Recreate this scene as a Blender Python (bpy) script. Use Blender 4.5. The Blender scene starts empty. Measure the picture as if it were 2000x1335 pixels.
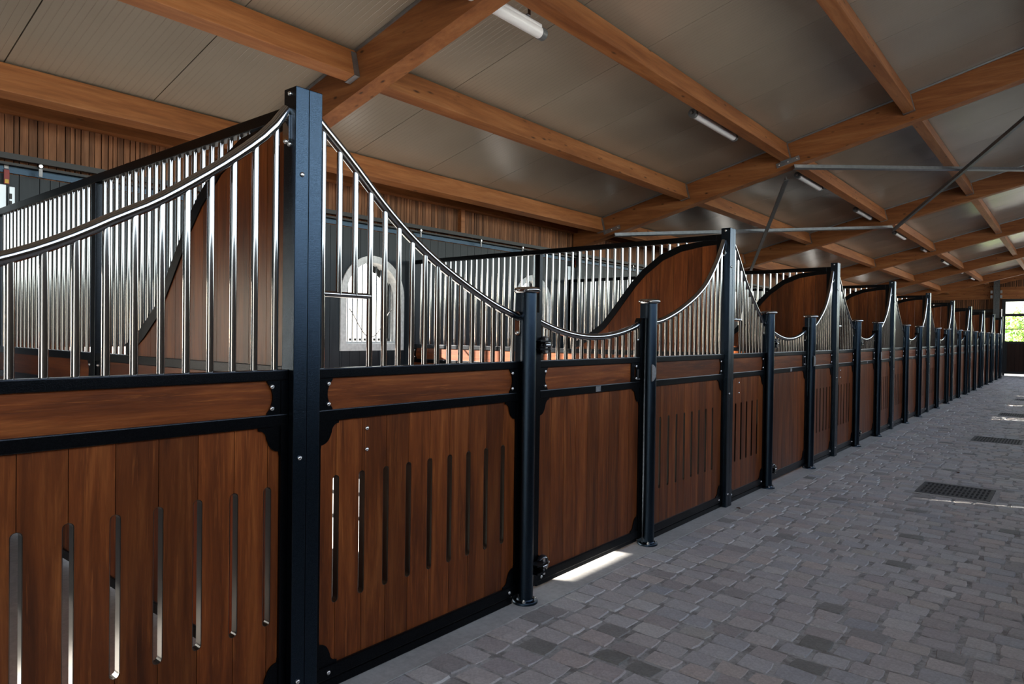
import bpy, bmesh, math, random
from mathutils import Vector, Matrix
random.seed(7)
PI = math.pi
S = bpy.context.scene
COL = S.collection

# ------------------------------------------------------------------ camera
CAM = Vector((2.3, 0.0, 1.45492))
yaw, pitch, roll = math.radians(39.4609), math.radians(-0.6752), math.radians(0.7484)
F = Vector((-math.sin(yaw) * math.cos(pitch), math.cos(yaw) * math.cos(pitch), math.sin(pitch)))
R0 = Vector((math.cos(yaw), math.sin(yaw), 0))
U0 = R0.cross(F)
R = math.cos(roll) * R0 + math.sin(roll) * U0
U = -math.sin(roll) * R0 + math.cos(roll) * U0
cd = bpy.data.cameras.new('camera')
cd.sensor_width = 36.0
cd.lens = 1344.3 / 2000 * 36.0
cd.clip_start = 0.05
cam = bpy.data.objects.new('camera', cd)
cam.matrix_world = Matrix(((R.x, U.x, -F.x, CAM.x), (R.y, U.y, -F.y, CAM.y), (R.z, U.z, -F.z, CAM.z), (0, 0, 0, 1)))
COL.objects.link(cam)
S.camera = cam

# ------------------------------------------------------------------ light
SUN_DIR = Vector((1.0, 0.35, -0.315)).normalized()
w = bpy.data.worlds.new('sky')
S.world = w
w.use_nodes = True
nt = w.node_tree
nt.nodes.clear()
sky = nt.nodes.new('ShaderNodeTexSky')
sky.sky_type = 'NISHITA'
sky.sun_disc = False
sky.sun_elevation = math.asin(-SUN_DIR.z) + 0.1
sky.sun_rotation = math.atan2(-SUN_DIR.x, -SUN_DIR.y)
sky.air_density = 1.0
sky.dust_density = 0.6
sky.ozone_density = 1.0
bg = nt.nodes.new('ShaderNodeBackground')
bg.inputs['Strength'].default_value = 0.30
out = nt.nodes.new('ShaderNodeOutputWorld')
hs = nt.nodes.new('ShaderNodeHueSaturation')
hs.inputs['Saturation'].default_value = 0.55
nt.links.new(sky.outputs[0], hs.inputs['Color'])
nt.links.new(hs.outputs[0], bg.inputs[0])
nt.links.new(bg.outputs[0], out.inputs[0])
sd = bpy.data.lights.new('sun', 'SUN')
sd.energy = 24.0
sd.angle = math.radians(0.6)
sd.color = (1.0, 0.93, 0.84)
so = bpy.data.objects.new('sun', sd)
so.rotation_euler = SUN_DIR.to_track_quat('-Z', 'Y').to_euler()
so.location = (-12, -4, 9)
COL.objects.link(so)
S.view_settings.view_transform = 'Standard'
S.view_settings.look = 'None'
S.view_settings.exposure = 1.65
S.view_settings.gamma = 1.0
S.view_settings.use_curve_mapping = False
try:
    S.cycles.use_denoising = True
    S.cycles.max_bounces = 8
    S.cycles.diffuse_bounces = 5
    S.cycles.glossy_bounces = 4
    S.cycles.caustics_reflective = False
    S.cycles.sample_clamp_indirect = 6.0
except Exception:
    pass

def portal(loc, rot, sx, sy):
    d = bpy.data.lights.new('daylight_portal', 'AREA')
    d.shape = 'RECTANGLE'
    d.size, d.size_y = sx, sy
    d.cycles.is_portal = True
    o = bpy.data.objects.new('daylight_portal', d)
    o.location = loc
    o.rotation_euler = rot
    COL.objects.link(o)

# ------------------------------------------------------------------ materials
def mat(name):
    m = bpy.data.materials.new(name)
    m.use_nodes = True
    n = m.node_tree.nodes
    return m, n, m.node_tree.links, n['Principled BSDF']

def ramp(n, l, src, stops):
    r = n.new('ShaderNodeValToRGB')
    el = r.color_ramp.elements
    el[0].position, el[0].color = stops[0][0], (*stops[0][1], 1)
    el[1].position, el[1].color = stops[-1][0], (*stops[-1][1], 1)
    for p, c in stops[1:-1]:
        e = el.new(p)
        e.color = (*c, 1)
    l.new(src, r.inputs[0])
    return r.outputs[0]

def coords(n, l, scale, rand=True, island=False):
    tc = n.new('ShaderNodeTexCoord')
    mp = n.new('ShaderNodeMapping')
    mp.inputs['Scale'].default_value = scale
    if rand:
        oi = n.new('ShaderNodeObjectInfo')
        mu = n.new('ShaderNodeVectorMath')
        mu.operation = 'SCALE'
        mu.inputs['Scale'].default_value = 37.0
        cx = n.new('ShaderNodeCombineXYZ')
        m2 = n.new('ShaderNodeMath')
        m2.operation = 'MULTIPLY'
        m2.inputs[1].default_value = 7.31
        l.new(oi.outputs['Random'], cx.inputs[0])
        l.new(oi.outputs['Random'], m2.inputs[0])
        l.new(m2.outputs[0], cx.inputs[1])
        l.new(oi.outputs['Random'], cx.inputs[2])
        l.new(cx.outputs[0], mu.inputs[0])
        l.new(mu.outputs[0], mp.inputs['Location'])
    l.new(tc.outputs['Object'], mp.inputs['Vector'])
    return mp.outputs[0]

def noise(n, l, vec, scale, detail=4, rough=0.55, dist=0.0):
    t = n.new('ShaderNodeTexNoise')
    t.inputs['Scale'].default_value = scale
    t.inputs['Detail'].default_value = detail
    t.inputs['Roughness'].default_value = rough
    t.inputs['Distortion'].default_value = dist
    l.new(vec, t.inputs['Vector'])
    return t.outputs[0]

def mixc(n, l, a, b, fac, mode='MIX'):
    m = n.new('ShaderNodeMix')
    m.data_type = 'RGBA'
    m.blend_type = mode
    for v, i in ((fac, 0), (a, 6), (b, 7)):
        if isinstance(v, (int, float)):
            m.inputs[i].default_value = v
        elif isinstance(v, tuple):
            m.inputs[i].default_value = (*v, 1)
        else:
            l.new(v, m.inputs[i])
    return m.outputs[2]

def bump(n, l, h, p, strength, dist=0.01):
    b = n.new('ShaderNodeBump')
    b.inputs['Strength'].default_value = strength
    b.inputs['Distance'].default_value = dist
    l.new(h, b.inputs['Height'])
    l.new(b.outputs[0], p.inputs['Normal'])

def wood(name, scale, dark, mid, light, rough=0.45, knots=False, tint=0.35, kscale=None, bmp=0.15, fleck=None):
    m, n, l, p = mat(name)
    v = coords(n, l, scale)
    a = noise(n, l, v, 1.0, 6, 0.62, 0.6)
    c = ramp(n, l, a, [(0.30, dark), (0.52, mid), (0.74, light)])
    v2 = coords(n, l, tuple(s * 5 for s in scale))
    f = noise(n, l, v2, 1.0, 3, 0.7)
    fr = ramp(n, l, f, [(0.35, (0.72, 0.70, 0.68)), (0.62, (1.06, 1.06, 1.06))])
    c = mixc(n, l, c, fr, 0.6, 'MULTIPLY')
    if fleck:
        v3 = coords(n, l, tuple(s * q for s, q in zip(scale, fleck)))
        fk = noise(n, l, v3, 1.0, 4, 0.75, 0.3)
        mrf = n.new('ShaderNodeMapRange')
        mrf.inputs[1].default_value = 0.56
        mrf.inputs[2].default_value = 0.74
        mrf.inputs[4].default_value = 0.75
        l.new(fk, mrf.inputs[0])
        c = mixc(n, l, c, tuple(q * 1.25 for q in light), mrf.outputs[0])
    oi = n.new('ShaderNodeObjectInfo')
    t = ramp(n, l, oi.outputs['Random'], [(0.0, (1 - tint,) * 3), (0.5, (1, 1, 1)), (1.0, (1 + tint * 0.6, 1 + tint * 0.5, 1 + tint * 0.4))])
    c = mixc(n, l, c, t, 1.0, 'MULTIPLY')
    if knots:
        vk = coords(n, l, kscale)
        vo = n.new('ShaderNodeTexVoronoi')
        vo.inputs['Scale'].default_value = 1.0
        l.new(vk, vo.inputs['Vector'])
        sep = n.new('ShaderNodeSeparateColor')
        l.new(vo.outputs['Color'], sep.inputs[0])
        gt = n.new('ShaderNodeMath')
        gt.operation = 'GREATER_THAN'
        gt.inputs[1].default_value = 0.66
        l.new(sep.outputs[0], gt.inputs[0])
        mr = n.new('ShaderNodeMapRange')
        mr.inputs[1].default_value = 0.06
        mr.inputs[2].default_value = 0.20
        mr.inputs[3].default_value = 1.0
        mr.inputs[4].default_value = 0.0
        l.new(vo.outputs['Distance'], mr.inputs[0])
        mu = n.new('ShaderNodeMath')
        mu.operation = 'MULTIPLY'
        l.new(mr.outputs[0], mu.inputs[0])
        l.new(gt.outputs[0], mu.inputs[1])
        c = mixc(n, l, c, (0.045, 0.016, 0.006), mu.outputs[0])
    l.new(c, p.inputs['Base Color'])
    p.inputs['Roughness'].default_value = rough
    p.inputs['Specular IOR Level'].default_value = 0.3
    bump(n, l, f, p, bmp, 0.004)
    return m

M = {}
WD, WM, WL = (0.080, 0.020, 0.005), (0.166, 0.042, 0.009), (0.28, 0.086, 0.020)
M['plank'] = wood('stained_plank', (16, 16, 1.3), WD, WM, WL, 0.36, fleck=(4.5, 4.5, 2.2))
M['board'] = wood('stained_board', (16, 1.3, 16), WD, WM, WL, 0.36, fleck=(4.5, 2.2, 4.5))
TD, TM, TL = (0.19, 0.064, 0.021), (0.29, 0.110, 0.037), (0.39, 0.170, 0.068)
M['rafter'] = wood('spruce_rafter', (0.9, 5, 11), TD, TM, TL, 0.55, True, 0.10, (6, 12, 13))
M['purlin'] = wood('spruce_purlin', (9, 0.7, 9), TD, TM, TL, 0.55, True, 0.16, (14, 4, 14))
M['batten'] = wood('larch_batten', (18, 18, 1.2), (0.11, 0.045, 0.020), (0.20, 0.088, 0.042), (0.31, 0.150, 0.078), 0.7, False, 0.45)
M['darkwood'] = wood('dark_door_wood', (14, 14, 1.0), (0.018, 0.007, 0.0035), (0.03, 0.011, 0.005), (0.045, 0.017, 0.008), 0.6)

def metal(name, col, rough, metallic=1.0, nscale=None, nstr=0.2, spec=0.5, var=0.0):
    m, n, l, p = mat(name)
    p.inputs['Base Color'].default_value = (*col, 1)
    p.inputs['Roughness'].default_value = rough
    p.inputs['Metallic'].default_value = metallic
    p.inputs['Specular IOR Level'].default_value = spec
    v = coords(n, l, (1, 1, 1), False)
    if nscale:
        h = noise(n, l, v, nscale, 2, 0.5)
        bump(n, l, h, p, nstr, 0.0015)
        if var:
            c = ramp(n, l, h, [(0.35, tuple(c * (1 - var) for c in col)), (0.7, tuple(c * (1 + var) for c in col))])
            l.new(c, p.inputs['Base Color'])
    return m

M['hammered'] = metal('hammered_black_paint', (0.034, 0.051, 0.072), 0.27, 1.0, 420, 0.5, var=0.35)
M['frame'] = metal('black_frame_paint', (0.019, 0.021, 0.024), 0.30, 1.0, 300, 0.35, var=0.25)
M['inox'] = metal('polished_stainless', (0.43, 0.43, 0.43), 0.10, 1.0, 6, 0.02)
M['bolt'] = metal('stainless_bolt', (0.72, 0.71, 0.69), 0.25)
M['galv'] = metal('galvanised_steel', (0.36, 0.39, 0.43), 0.45, 1.0, 14, 0.02, var=0.10)
M['plate'] = metal('brushed_plate', (0.27, 0.265, 0.27), 0.5, 0.9, 60, 0.15, var=0.15)
M['gloss'] = metal('gloss_black_plastic', (0.012, 0.012, 0.014), 0.16, 0.0)
M['iron'] = metal('cast_iron', (0.13, 0.13, 0.135), 0.55, 0.6, 80, 0.4, var=0.3)
M['track'] = metal('black_track', (0.010, 0.010, 0.011), 0.5, 0.0)
M['steelgrey'] = metal('grey_steel_column', (0.10, 0.11, 0.12), 0.45, 0.5, 20, 0.2, var=0.2)
M['lampbody'] = metal('lamp_white', (0.78, 0.79, 0.84), 0.35, 0.0)
M['lampcap'] = metal('lamp_grey_cap', (0.10, 0.11, 0.12), 0.4, 0.0)
M['white'] = metal('white_window_frame', (0.72, 0.73, 0.72), 0.5, 0.0, 25, 0.2, var=0.12)
M['alu'] = metal('pale_aluminium', (0.75, 0.82, 0.88), 0.45, 0.3)
M['tagred'] = metal('red_tag', (0.22, 0.02, 0.018), 0.5, 0.0)
M['tagyel'] = metal('yellow_tag', (0.55, 0.36, 0.04), 0.5, 0.0)
M['cord'] = metal('pale_cord', (0.20, 0.19, 0.18), 0.8, 0.0)
M['liner'] = metal('steel_slot_liner', (0.13, 0.125, 0.115), 0.28, 1.0)
M['seal'] = metal('dark_hole', (0.012, 0.012, 0.012), 0.7, 0.0)

# anthracite cladding
m, n, l, p = mat('anthracite_cladding')
v = coords(n, l, (20, 20, 1.5))
a = noise(n, l, v, 1.0, 5, 0.6)
c = ramp(n, l, a, [(0.3, (0.013, 0.018, 0.023)), (0.7, (0.023, 0.030, 0.037))])
oi = n.new('ShaderNodeObjectInfo')
c = mixc(n, l, c, ramp(n, l, oi.outputs['Random'], [(0, (0.85,) * 3), (1, (1.15,) * 3)]), 1.0, 'MULTIPLY')
l.new(c, p.inputs['Base Color'])
p.inputs['Roughness'].default_value = 0.42
bump(n, l, a, p, 0.1, 0.003)
p.inputs['Specular IOR Level'].default_value = 0.25
M['clad'] = m

# ceiling panel: lacquered sheet with fine ribs running down the slope
m, n, l, p = mat('ribbed_ceiling_sheet')
tc = n.new('ShaderNodeTexCoord')
sp = n.new('ShaderNodeSeparateXYZ')
l.new(tc.outputs['Object'], sp.inputs[0])
mu = n.new('ShaderNodeMath'); mu.operation = 'MULTIPLY'; mu.inputs[1].default_value = 1 / 0.05
l.new(sp.outputs[1], mu.inputs[0])
fr = n.new('ShaderNodeMath'); fr.operation = 'FRACT'
l.new(mu.outputs[0], fr.inputs[0])
pp = n.new('ShaderNodeMath'); pp.operation = 'PINGPONG'; pp.inputs[1].default_value = 0.5
l.new(fr.outputs[0], pp.inputs[0])
mr = n.new('ShaderNodeMapRange'); mr.inputs[1].default_value = 0.0; mr.inputs[2].default_value = 0.07
l.new(pp.outputs[0], mr.inputs[0])
v = coords(n, l, (1, 1, 1), False)
nz = noise(n, l, v, 2.2, 2)
ad = n.new('ShaderNodeMath'); ad.operation = 'MULTIPLY_ADD'; ad.inputs[1].default_value = 0.8
l.new(nz, ad.inputs[0]); l.new(mr.outputs[0], ad.inputs[2])
bump(n, l, ad.outputs[0], p, 0.5, 0.004)
c = ramp(n, l, noise(n, l, v, 1.1, 4), [(0.3, (0.30, 0.260, 0.210)), (0.7, (0.345, 0.30, 0.245))])
l.new(c, p.inputs['Base Color'])
p.inputs['Roughness'].default_value = 0.24
M['ceil'] = m

# stone, joint sand, concrete
def stone():
    m, n, l, p = mat('sandstone_cobble')
    g = n.new('ShaderNodeNewGeometry')
    oi = n.new('ShaderNodeObjectInfo')
    ad = n.new('ShaderNodeMath'); ad.operation = 'ADD'
    l.new(g.outputs['Random Per Island'], ad.inputs[0]); l.new(oi.outputs['Random'], ad.inputs[1])
    fr = n.new('ShaderNodeMath'); fr.operation = 'FRACT'
    l.new(ad.outputs[0], fr.inputs[0])
    c = ramp(n, l, fr.outputs[0], [(0.0, (0.216, 0.214, 0.200)), (0.015, (0.270, 0.265, 0.248)), (0.03, (0.389, 0.367, 0.356)), (0.12, (0.464, 0.421, 0.410)),
                                  (0.22, (0.594, 0.551, 0.529)), (0.32, (0.508, 0.502, 0.508)), (0.42, (0.648, 0.621, 0.594)), (0.52, (0.475, 0.437, 0.437)), (0.62, (0.583, 0.567, 0.562)),
                                  (0.70, (0.432, 0.437, 0.459)), (0.78, (0.616, 0.572, 0.540)), (0.86, (0.518, 0.464, 0.454)), (0.93, (0.605, 0.529, 0.486)), (1.0, (0.508, 0.491, 0.454))])
    v = coords(n, l, (1, 1, 1), False)
    a = noise(n, l, v, 16, 5, 0.65)
    b = noise(n, l, v, 70, 4, 0.7)
    c = mixc(n, l, c, ramp(n, l, a, [(0.3, (1.000, 0.988, 0.975)), (0.7, (1.15, 1.15, 1.15))]), 1.0, 'MULTIPLY')
    c = mixc(n, l, c, ramp(n, l, b, [(0.32, (0.80,) * 3), (0.62, (1.06,) * 3)]), 1.0, 'MULTIPLY')
    l.new(c, p.inputs['Base Color'])
    p.inputs['Roughness'].default_value = 0.52
    mx = n.new('ShaderNodeMath'); mx.operation = 'ADD'
    l.new(a, mx.inputs[0]); l.new(b, mx.inputs[1])
    bump(n, l, mx.outputs[0], p, 0.6, 0.008)
    return m
M['stone'] = stone()

def gritty(name, c0, c1, sc, rough=0.9, bs=0.5, patch=None):
    m, n, l, p = mat(name)
    v = coords(n, l, (1, 1, 1), False)
    a = noise(n, l, v, sc, 6, 0.7)
    b = noise(n, l, v, 2.5, 4)
    c = ramp(n, l, a, [(0.3, c0), (0.7, c1)])
    c = mixc(n, l, c, ramp(n, l, b, [(0.3, (0.82, 0.81, 0.80)), (0.7, (1.08,) * 3)]), 1.0, 'MULTIPLY')
    if patch:
        c = mixc(n, l, c, ramp(n, l, noise(n, l, v, 9, 4, 0.7), [(0.38, patch), (0.55, (1, 1, 1))]), 1.0, 'MULTIPLY')
    l.new(c, p.inputs['Base Color'])
    p.inputs['Roughness'].default_value = rough
    bump(n, l, a, p, bs, 0.004)
    return m
M['mortar'] = gritty('joint_sand', (0.40, 0.39, 0.375), (0.60, 0.585, 0.565), 90, patch=(0.55, 0.53, 0.51))
M['concrete'] = gritty('pale_concrete', (0.40, 0.39, 0.375), (0.54, 0.53, 0.51), 30, 0.8, 0.2)
M['plaster'] = gritty('grey_wall_plaster', (0.30, 0.295, 0.285), (0.36, 0.355, 0.345), 12, 0.85, 0.1)
M['yard'] = gritty('gravel_yard', (0.36, 0.345, 0.31), (0.50, 0.48, 0.44), 4, 0.95, 0.3)
m, n, l, p = mat('dry_leaf')
p.inputs['Base Color'].default_value = (0.10, 0.045, 0.02, 1); p.inputs['Roughness'].default_value = 0.6
M['leaf'] = m
m, n, l, p = mat('green_foliage')
g = n.new('ShaderNodeNewGeometry')
l.new(ramp(n, l, g.outputs['Random Per Island'], [(0, (0.10, 0.20, 0.03)), (0.6, (0.22, 0.36, 0.06)), (1, (0.36, 0.46, 0.12))]), p.inputs['Base Color'])
p.inputs['Roughness'].default_value = 0.5
M['foliage'] = m
m, n, l, p = mat('bark')
p.inputs['Base Color'].default_value = (0.12, 0.09, 0.06, 1)
M['bark'] = m

# ------------------------------------------------------------------ mesh helpers
CACHE = {}
def mesh(name, verts, faces, mt, smooth=False):
    me = bpy.data.meshes.new(name)
    me.from_pydata([tuple(v) for v in verts], [], faces)
    me.materials.append(M[mt])
    bm = bmesh.new(); bm.from_mesh(me)
    bmesh.ops.recalc_face_normals(bm, faces=bm.faces)
    bm.to_mesh(me); bm.free()
    if smooth:
        me.polygons.foreach_set('use_smooth', [True] * len(me.polygons))
        me.set_sharp_from_angle(angle=math.radians(40))
    me.update()
    return me

def cached(key, fn):
    if key not in CACHE:
        CACHE[key] = fn()
    return CACHE[key]

def rk(*a):
    return tuple(round(x, 4) if isinstance(x, float) else x for x in a)

def obj(name, me, parent=None, loc=(0, 0, 0), rot=(0, 0, 0)):
    o = bpy.data.objects.new(name, me)
    o.location = loc
    o.rotation_euler = rot
    o.parent = parent
    COL.objects.link(o)
    return o

def thing(name, label, cat, loc=(0, 0, 0), group=None):
    o = bpy.data.objects.new(name, None)
    o.empty_display_size = 0.1
    o.location = loc
    COL.objects.link(o)
    o['label'] = label; o['category'] = cat
    if group: o['group'] = group
    return o

def tag(o, label, cat, group=None):
    o['label'] = label; o['category'] = cat
    if group: o['group'] = group
    return o

def struct(o):
    o['kind'] = 'structure'
    return o

def stuff(o):
    o['kind'] = 'stuff'
    return o

def box_vf(x0, x1, y0, y1, z0, z1):
    v = [(x0, y0, z0), (x1, y0, z0), (x1, y1, z0), (x0, y1, z0), (x0, y0, z1), (x1, y0, z1), (x1, y1, z1), (x0, y1, z1)]
    f = [(0, 3, 2, 1), (4, 5, 6, 7), (0, 1, 5, 4), (1, 2, 6, 5), (2, 3, 7, 6), (3, 0, 4, 7)]
    return v, f

def box(x0, x1, y0, y1, z0, z1, mt, bev=0.0):
    def mk():
        v, f = box_vf(x0, x1, y0, y1, z0, z1)
        me = mesh('box', v, f, mt)
        if bev:
            bm = bmesh.new(); bm.from_mesh(me)
            bmesh.ops.bevel(bm, geom=list(bm.edges), offset=bev, segments=2, profile=0.6, affect='EDGES')
            bm.to_mesh(me); bm.free()
        return me
    return cached(rk('box', float(x0), float(x1), float(y0), float(y1), float(z0), float(z1), mt, float(bev)), mk)

def merge(parts, mt, smooth=False):
    V, Fc = [], []
    for v, f in parts:
        b = len(V)
        V += list(v)
        Fc += [tuple(i + b for i in q) for q in f]
    return mesh('mesh', V, Fc, mt, smooth)

def prism_vf(poly, a0, a1, axis='x'):
    """poly of 2-D points extruded along an axis; x: (y,z)  y: (x,z)  z: (x,y)"""
    n = len(poly)
    def P(q, a):
        return {'x': (a, q[0], q[1]), 'y': (q[0], a, q[1]), 'z': (q[0], q[1], a)}[axis]
    v = [P(q, a0) for q in poly] + [P(q, a1) for q in poly]
    f = [tuple(range(n))[::-1], tuple(range(n, 2 * n))]
    f += [(i, (i + 1) % n, n + (i + 1) % n, n + i) for i in range(n)]
    return v, f

def prism(poly, a0, a1, mt, axis='x', key=None, smooth=False):
    def mk():
        v, f = prism_vf(poly, a0, a1, axis)
        return mesh('prism', v, f, mt, smooth)
    return cached(key, mk) if key else mk()

def tube_vf(pts, r, n=12, cap=True):
    pts = [Vector(p) for p in pts]
    V, Fc = [], []
    t0 = (pts[1] - pts[0]).normalized()
    ref = Vector((0, 0, 1)) if abs(t0.z) < 0.9 else Vector((1, 0, 0))
    side = t0.cross(ref).normalized()
    for i, p in enumerate(pts):
        t = (pts[min(i + 1, len(pts) - 1)] - pts[max(i - 1, 0)]).normalized()
        side = (side - t * side.dot(t)).normalized()
        up = side.cross(t)
        for k in range(n):
            a = 2 * PI * k / n
            V.append(p + (side * math.cos(a) + up * math.sin(a)) * r)
    for i in range(len(pts) - 1):
        for k in range(n):
            a, b = i * n + k, i * n + (k + 1) % n
            Fc.append((a, b, b + n, a + n))
    if cap:
        Fc.append(tuple(range(n))[::-1])
        Fc.append(tuple(range(len(V) - n, len(V))))
    return V, Fc

def tube(pts, r, mt, n=12):
    v, f = tube_vf(pts, r, n)
    return mesh('tube', v, f, mt, True)

def lathe_vf(prof, n=24, sx=0.0, sy=0.0):
    """prof [(r,z)] about z; sx/sy stretch the ring into a stadium"""
    V, Fc = [], []
    for r, z in prof:
        for k in range(n):
            a = 2 * PI * (k + 0.5) / n
            c, s = math.cos(a), math.sin(a)
            V.append((r * c * (1 + sx), r * s, z))
    m_ = len(prof)
    for i in range(m_ - 1):
        for k in range(n):
            a, b = i * n + k, i * n + (k + 1) % n
            Fc.append((a, b, b + n, a + n))
    Fc.append(tuple(range(n))[::-1])
    Fc.append(tuple(range((m_ - 1) * n, m_ * n)))
    return V, Fc

def lathe(prof, mt, n=24, sx=0.0):
    v, f = lathe_vf(prof, n, sx)
    return mesh('lathe', v, f, mt, True)

def bolt_me():
    return cached('bolt', lambda: lathe([(0.0095, 0), (0.0095, 0.003), (0.0075, 0.006), (0.004, 0.0072), (0.0035, 0.005)], 'bolt', 12))
BX = (0, PI / 2, 0)          # bolt facing +X
def bolt(par, x, y, z, rot=BX):
    obj('bolt', bolt_me(), par, (x, y, z), rot)

ORD = ['nearest', 'second', 'third', 'fourth', 'fifth', 'sixth', 'seventh', 'eighth', 'ninth', 'tenth', 'eleventh', 'twelfth',
       'thirteenth', 'fourteenth', 'fifteenth', 'sixteenth', 'seventeenth', 'eighteenth', 'nineteenth']
def nth(i):
    return ORD[i] if i < len(ORD) else 'number %d' % (i + 1)

# ------------------------------------------------------------------ shell
Z0, K = 3.825, 0.2478                    # underside of rafters: z = Z0 + K x
RD = 0.325                               # rafter depth
XR = 3.35                                # right side wall
YN, YF = -4.2, 35.0
XW = -4.06                               # inner face of the left wall cladding

# ground outside
struct(obj('ground', merge([box_vf(-60, 60, -60, 90, -0.14, -0.09)], 'yard')))

# floor: bed for the aisle, slab for the stalls, edging strip
fl = struct(obj('floor', merge([box_vf(0.09, XR, YN, YF, -0.06, -0.0045)], 'mortar')))
obj('stall_slab', merge([box_vf(-4.3, -0.12, YN, YF, -0.06, -0.004)], 'concrete'), fl)
obj('edging_strip', merge([box_vf(-0.12, 0.10, YN, YF, -0.06, 0.0)], 'concrete'), fl)

drains = [(1.41, 7.82), (1.41, 12.2), (1.41, 16.6), (1.41, 21.0)]
def near_drain(x, y):
    for dx, dy in drains:
        if abs(x - dx) < 0.36 and abs(y - dy) < 0.36:
            return True
    return False

def cobble_vf(x0, x1, y0, y1, zt, jx=0.007):
    j = lambda s=1.0: random.uniform(-jx, jx) * s
    c = [(x0 + j(), y0 + j()), (x1 + j(), y0 + j()), (x1 + j(), y1 + j()), (x0 + j(), y1 + j())]
    m4 = [((c[i][0] + c[(i + 1) % 4][0]) / 2 + j(.5), (c[i][1] + c[(i + 1) % 4][1]) / 2 + j(.5)) for i in range(4)]
    ring = [c[0], m4[0], c[1], m4[1], c[2], m4[2], c[3], m4[3]]
    cx, cy = sum(q[0] for q in c) / 4, sum(q[1] for q in c) / 4
    # pull the corners in a little so that they are rounded
    ring = [(cx + (x - cx) * (0.955 if i % 2 == 0 else 1.0), cy + (y - cy) * (0.955 if i % 2 == 0 else 1.0)) for i, (x, y) in enumerate(ring)]
    tl = [random.uniform(-0.0025, 0.0025) for _ in range(2)]
    V = [(x, y, -0.03) for x, y in ring]
    V += [(x, y, zt - 0.006) for x, y in ring]
    V += [(cx + (x - cx) * 0.93, cy + (y - cy) * 0.93, zt + tl[0] * (x - cx) / 0.07 + tl[1] * (y - cy) / 0.06) for x, y in ring]
    V.append((cx, cy, zt + 0.0022))
    Fc = []
    for a in (0, 8):
        for i in range(8):
            Fc.append((a + i, a + (i + 1) % 8, a + 8 + (i + 1) % 8, a + 8 + i))
    for i in range(8):
        Fc.append((16 + i, 16 + (i + 1) % 8, 24))
    return V, Fc

stones = []
y = -2.0
rowi = 0
while y < YF - 0.15:
    h = random.uniform(0.110, 0.132)
    x = 0.115 - random.uniform(0, 0.02)
    while x < XR - 0.1:
        wd = random.uniform(0.120, 0.175)
        if x + wd > XR - 0.02: wd = XR - 0.03 - x
        if wd > 0.05 and not near_drain(x + wd / 2, y + h / 2):
            stones.append((x, x + wd, y, y + h))
        x += wd + random.uniform(0.013, 0.024)
    y += h + random.uniform(0.007, 0.012)
def px(P):
    d = Vector(P) - CAM
    z = d.dot(F)
    if z < 0.05: return None
    return 1000 + 1344.3 * d.dot(R) / z, 667.5 - 1344.3 * d.dot(U) / z, z
scored = []
for s in stones:
    q = px(((s[0] + s[1]) / 2, (s[2] + s[3]) / 2, 0))
    vis = q and -40 < q[0] < 2040 and q[1] < 1375
    scored.append(((1 / q[2] ** 2) if vis else 0, s))
scored.sort(key=lambda t: -t[0])
rest = []
for i, (sc, s) in enumerate(scored):
    vf = cobble_vf(*s, random.uniform(-0.002, 0.0015))
    if i < 298 and sc > 0:
        cx, cy = (s[0] + s[1]) / 2, (s[2] + s[3]) / 2
        obj('cobblestone', mesh('cobblestone', [(a - cx, b - cy, c) for a, b, c in vf[0]], vf[1], 'stone'), fl, (cx, cy, 0))
    else:
        rest.append(vf)
stuff(obj('cobblestones', merge(rest, 'stone'), fl))

# left wall -------------------------------------------------------------
WINS = [5.165, 8.20, 13.75, 16.85, 20.30, 23.95, 27.35, 30.75]
WZ0, WSP, WRO, WRI = 1.24, 1.875, 0.465, 0.385      # sill, spring line, frame outer and inner radius
RH = 0.43
CT = 2.64                                           # top of the dark cladding
wl_parts = []
edges = []
for c in WINS: edges.append((c - RH, c + RH))
SUN_OPENINGS = [(1.90, 2.62, 0.20, 1.30), (2.70, 4.00, 0.20, 0.95), (-1.1, -0.48, 0.9, 1.92)]      # unseen openings, added to let sun into the stalls
for h in SUN_OPENINGS: edges.append(h[:2])
edges.sort()
yy = YN
for a, b in edges:
    wl_parts.append(box_vf(XW - 0.10, XW - 0.022, yy, a, -0.05, CT))
    h = next((h for h in SUN_OPENINGS if h[:2] == (a, b)), None)
    if h:
        wl_parts.append(box_vf(XW - 0.10, XW - 0.022, a, b, -0.05, h[2]))
        wl_parts.append(box_vf(XW - 0.10, XW - 0.022, a, b, h[3], CT))
        yy = b
        continue
    c = (a + b) / 2
    wl_parts.append(box_vf(XW - 0.10, XW - 0.022, a, b, -0.05, WZ0 + 0.03))
    arc = [(c + RH * math.cos(PI * t / 14), WSP + RH * math.sin(PI * t / 14)) for t in range(15)]
    wl_parts.append(prism_vf([(b, CT), (a, CT)][::-1][::-1] + arc[::-1], XW - 0.10, XW - 0.022))
    yy = b
wl_parts.append(box_vf(XW - 0.10, XW - 0.022, yy, YF, -0.05, CT))
wl_parts.append(box_vf(XW - 0.10, XW - 0.022, YN, YF, CT, 3.35))
wl = struct(obj('wall_left', merge(wl_parts, 'clad')))

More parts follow.
